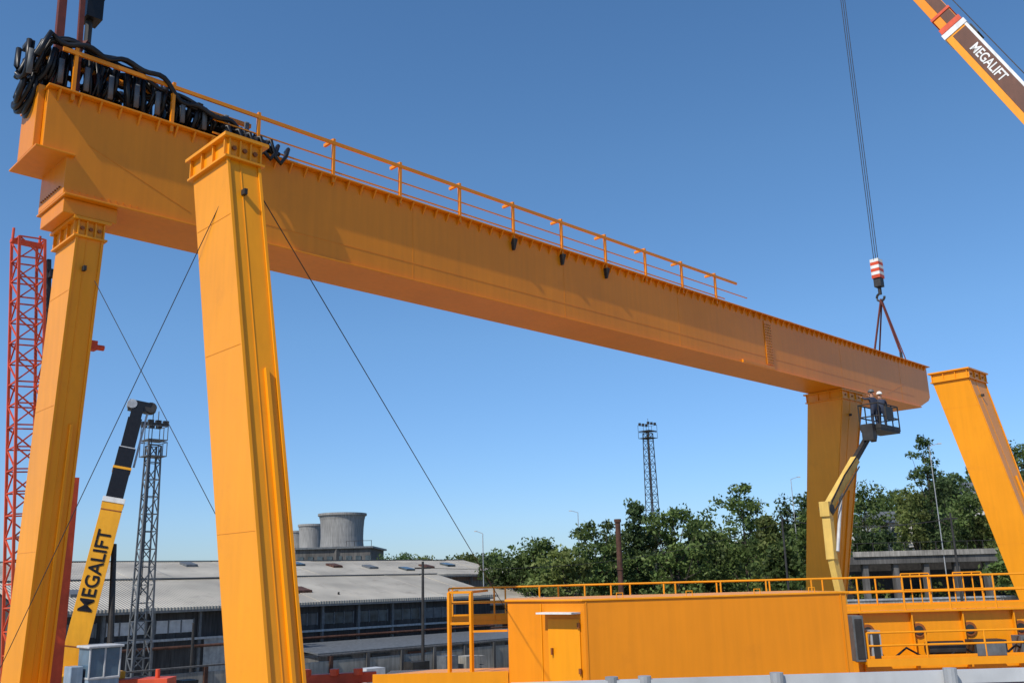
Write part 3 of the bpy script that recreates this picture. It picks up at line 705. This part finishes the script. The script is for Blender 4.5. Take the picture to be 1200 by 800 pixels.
for xx in(x0,x0+.63,x0+1.26,x1):
    for yy in(y0,y1): mb.cyl((xx,yy,bz),(xx,yy,bz+1.1),.028,DRK,n=6)
mb.box(x0-.35,x0-.05,y0+.2,y0+.7,bz-.5,bz+.2,DRK)
mb.obj('work_basket',E)

def worker(X,Y,z,yaw,armL,armR,top,lean=0.,hel=HEL):
    vs=[(0,0,.95),(0,0,1.15),(0,-.01+lean*.5,1.38),(0,lean,1.47),(0,lean+.01,1.56),(0,lean+.02,1.68),
        (.1,0,.9),(.11,.02,.5),(.11,-.02,.09),(.11,.12,.04),(-.1,0,.9),(-.11,.04,.5),(-.12,-.02,.09),(-.12,.12,.04),
        (.19,lean*.8,1.40),(*armL[0],),(*armL[1],),(-.19,lean*.8,1.40),(*armR[0],),(*armR[1],)]
    es=[(0,1),(1,2),(2,3),(3,4),(4,5),(0,6),(6,7),(7,8),(8,9),(0,10),(10,11),(11,12),(12,13),(2,14),(14,15),(15,16),(2,17),(17,18),(18,19)]
    rd=[.14,.14,.15,.06,.085,.09,.1,.07,.05,.045,.1,.07,.05,.045,.07,.05,.035,.07,.05,.035]
    me=bpy.data.meshes.new('t'); me.from_pydata(vs,es,[]); o=bpy.data.objects.new('t',me); scene.collection.objects.link(o)
    sk=o.modifiers.new('s','SKIN'); 
    for i,r in enumerate(rd): me.skin_vertices[0].data[i].radius=(r,r*.85)
    me.skin_vertices[0].data[0].use_root=True
    ss=o.modifiers.new('u','SUBSURF'); ss.levels=2; ss.render_levels=2
    dg=bpy.context.evaluated_depsgraph_get(); nm=bpy.data.meshes.new_from_object(o.evaluated_get(dg)); bpy.data.objects.remove(o)
    nm.materials.clear()
    for mt in(CLO1,top,SKIN,BLK): nm.materials.append(mt)
    for p in nm.polygons:
        c_=p.center; p.use_smooth=True
        k=0
        if c_.z>.98: k=1
        if c_.z>1.47 and abs(c_.x)<.12: k=2
        if c_.z<.11: k=3
        for h in(armL[1],armR[1]):
            if (c_-V(h)).length<.1: k=2
        p.material_index=k
    b=bpy.data.objects.new('construction_worker',nm); scene.collection.objects.link(b)
    mb=MB()
    P=[];Fc=[];nn=14;y0=lean+.02
    for k,(r,zz) in enumerate(((.15,1.70),(.125,1.71),(.12,1.76),(.09,1.81),(.04,1.835),(.005,1.84))):
        for i in range(nn): a=2*math.pi*i/nn; P.append((r*math.cos(a),y0+r*1.1*math.sin(a),zz))
    for k in range(5):
        for i in range(nn): Fc.append((k*nn+i,k*nn+(i+1)%nn,(k+1)*nn+(i+1)%nn,(k+1)*nn+i))
    mb.add(P,Fc,hel)
    mb.cyl((0,y0+.085,1.60),(0,y0+.125,1.59),.018,SKIN,n=6)
    for s_ in(-1,1): mb.cyl((s_*.032,y0+.08,1.645),(s_*.032,y0+.092,1.645),.012,BLK,n=6); mb.cyl((s_*.085,y0,1.62),(s_*.1,y0,1.62),.025,SKIN,n=6)
    mb.box(-.03,.03,y0+.078,y0+.088,1.555,1.563,BRN)
    for h in(armL[1],armR[1]):
        for k in range(5): a=-.03+.015*k; mb.cyl((h[0]+a,h[1],h[2]),(h[0]+a*1.5,h[1]+.06,h[2]+.03-.005*abs(k-2)),.008,SKIN,n=5)
    mb.obj('helmet_face_hands',b,smooth=True)
    b.location=(X,Y,z); b.rotation_euler=(0,0,yaw); return b
worker(39.75,18.15,9.35,-.3,((.28,.22,1.45),(.22,.42,1.65)),((-.28,.2,1.4),(-.2,.45,1.55)),CLO1,.03,MGR)
worker(40.5,18.15,9.35,-1.0,((.27,.2,1.2),(.18,.4,1.15)),((-.27,.2,1.25),(-.2,.42,1.3)),CLO1,.08,HEL)

# ---------------------------------------------------------------- light, world, camera
S=V((-.64,-.085,.70)).normalized()
l=bpy.data.lights.new('sun','SUN'); l.energy=4.6; l.angle=math.radians(.5); l.color=(1,.94,.84)
lo=bpy.data.objects.new('sun',l); scene.collection.objects.link(lo); lo.rotation_euler=S.to_track_quat('Z','Y').to_euler()
w=bpy.data.worlds.new('World'); scene.world=w; w.use_nodes=True; nt=w.node_tree
sk=nt.nodes.new('ShaderNodeTexSky'); sk.sky_type='NISHITA'; sk.sun_disc=False
sk.sun_elevation=math.asin(S.z); sk.sun_rotation=math.atan2(S.x,S.y); sk.air_density=1.0; sk.dust_density=.2; sk.ozone_density=2.4
hs=nt.nodes.new('ShaderNodeHueSaturation'); hs.inputs['Saturation'].default_value=1.2; hs.inputs['Value'].default_value=1.18
tcw=nt.nodes.new('ShaderNodeTexCoord'); sx=nt.nodes.new('ShaderNodeSeparateXYZ'); nt.links.new(tcw.outputs['Generated'],sx.inputs[0])
rp=nt.nodes.new('ShaderNodeValToRGB'); rp.color_ramp.elements[0].position=0; rp.color_ramp.elements[0].color=(.42,.55,.86,1)
rp.color_ramp.elements[1].position=.42; rp.color_ramp.elements[1].color=(1,1,1,1)
e=rp.color_ramp.elements.new(.10); e.color=(.58,.70,.92,1); e=rp.color_ramp.elements.new(.25); e.color=(.86,.91,.98,1)
nt.links.new(sx.outputs['Z'],rp.inputs[0])
mw=nt.nodes.new('ShaderNodeMix'); mw.data_type='RGBA'; mw.blend_type='MULTIPLY'; mw.inputs[0].default_value=1
bg=nt.nodes['Background']; bg.inputs['Strength'].default_value=.125; nt.links.new(sk.outputs[0],hs.inputs['Color']); nt.links.new(hs.outputs[0],mw.inputs[6]); nt.links.new(rp.outputs[0],mw.inputs[7]); nt.links.new(mw.outputs[2],bg.inputs[0])
cd=bpy.data.cameras.new('camera'); co_=bpy.data.objects.new('camera',cd); scene.collection.objects.link(co_)
cd.sensor_width=36; cd.lens=33; cd.clip_end=6000
th=math.atan(280/1100); rho=.026
r=V((fy,-fx,0)); f=V((fx*math.cos(th),fy*math.cos(th),math.sin(th))); u=V((-fx*math.sin(th),-fy*math.sin(th),math.cos(th)))
r2=(r*math.cos(rho)-u*math.sin(rho)).normalized(); u2=(u*math.cos(rho)+r*math.sin(rho)).normalized(); b3=r2.cross(u2)
M=Matrix((r2,u2,b3)).transposed().to_4x4(); M.translation=(0,0,3.4); co_.matrix_world=M
scene.camera=co_
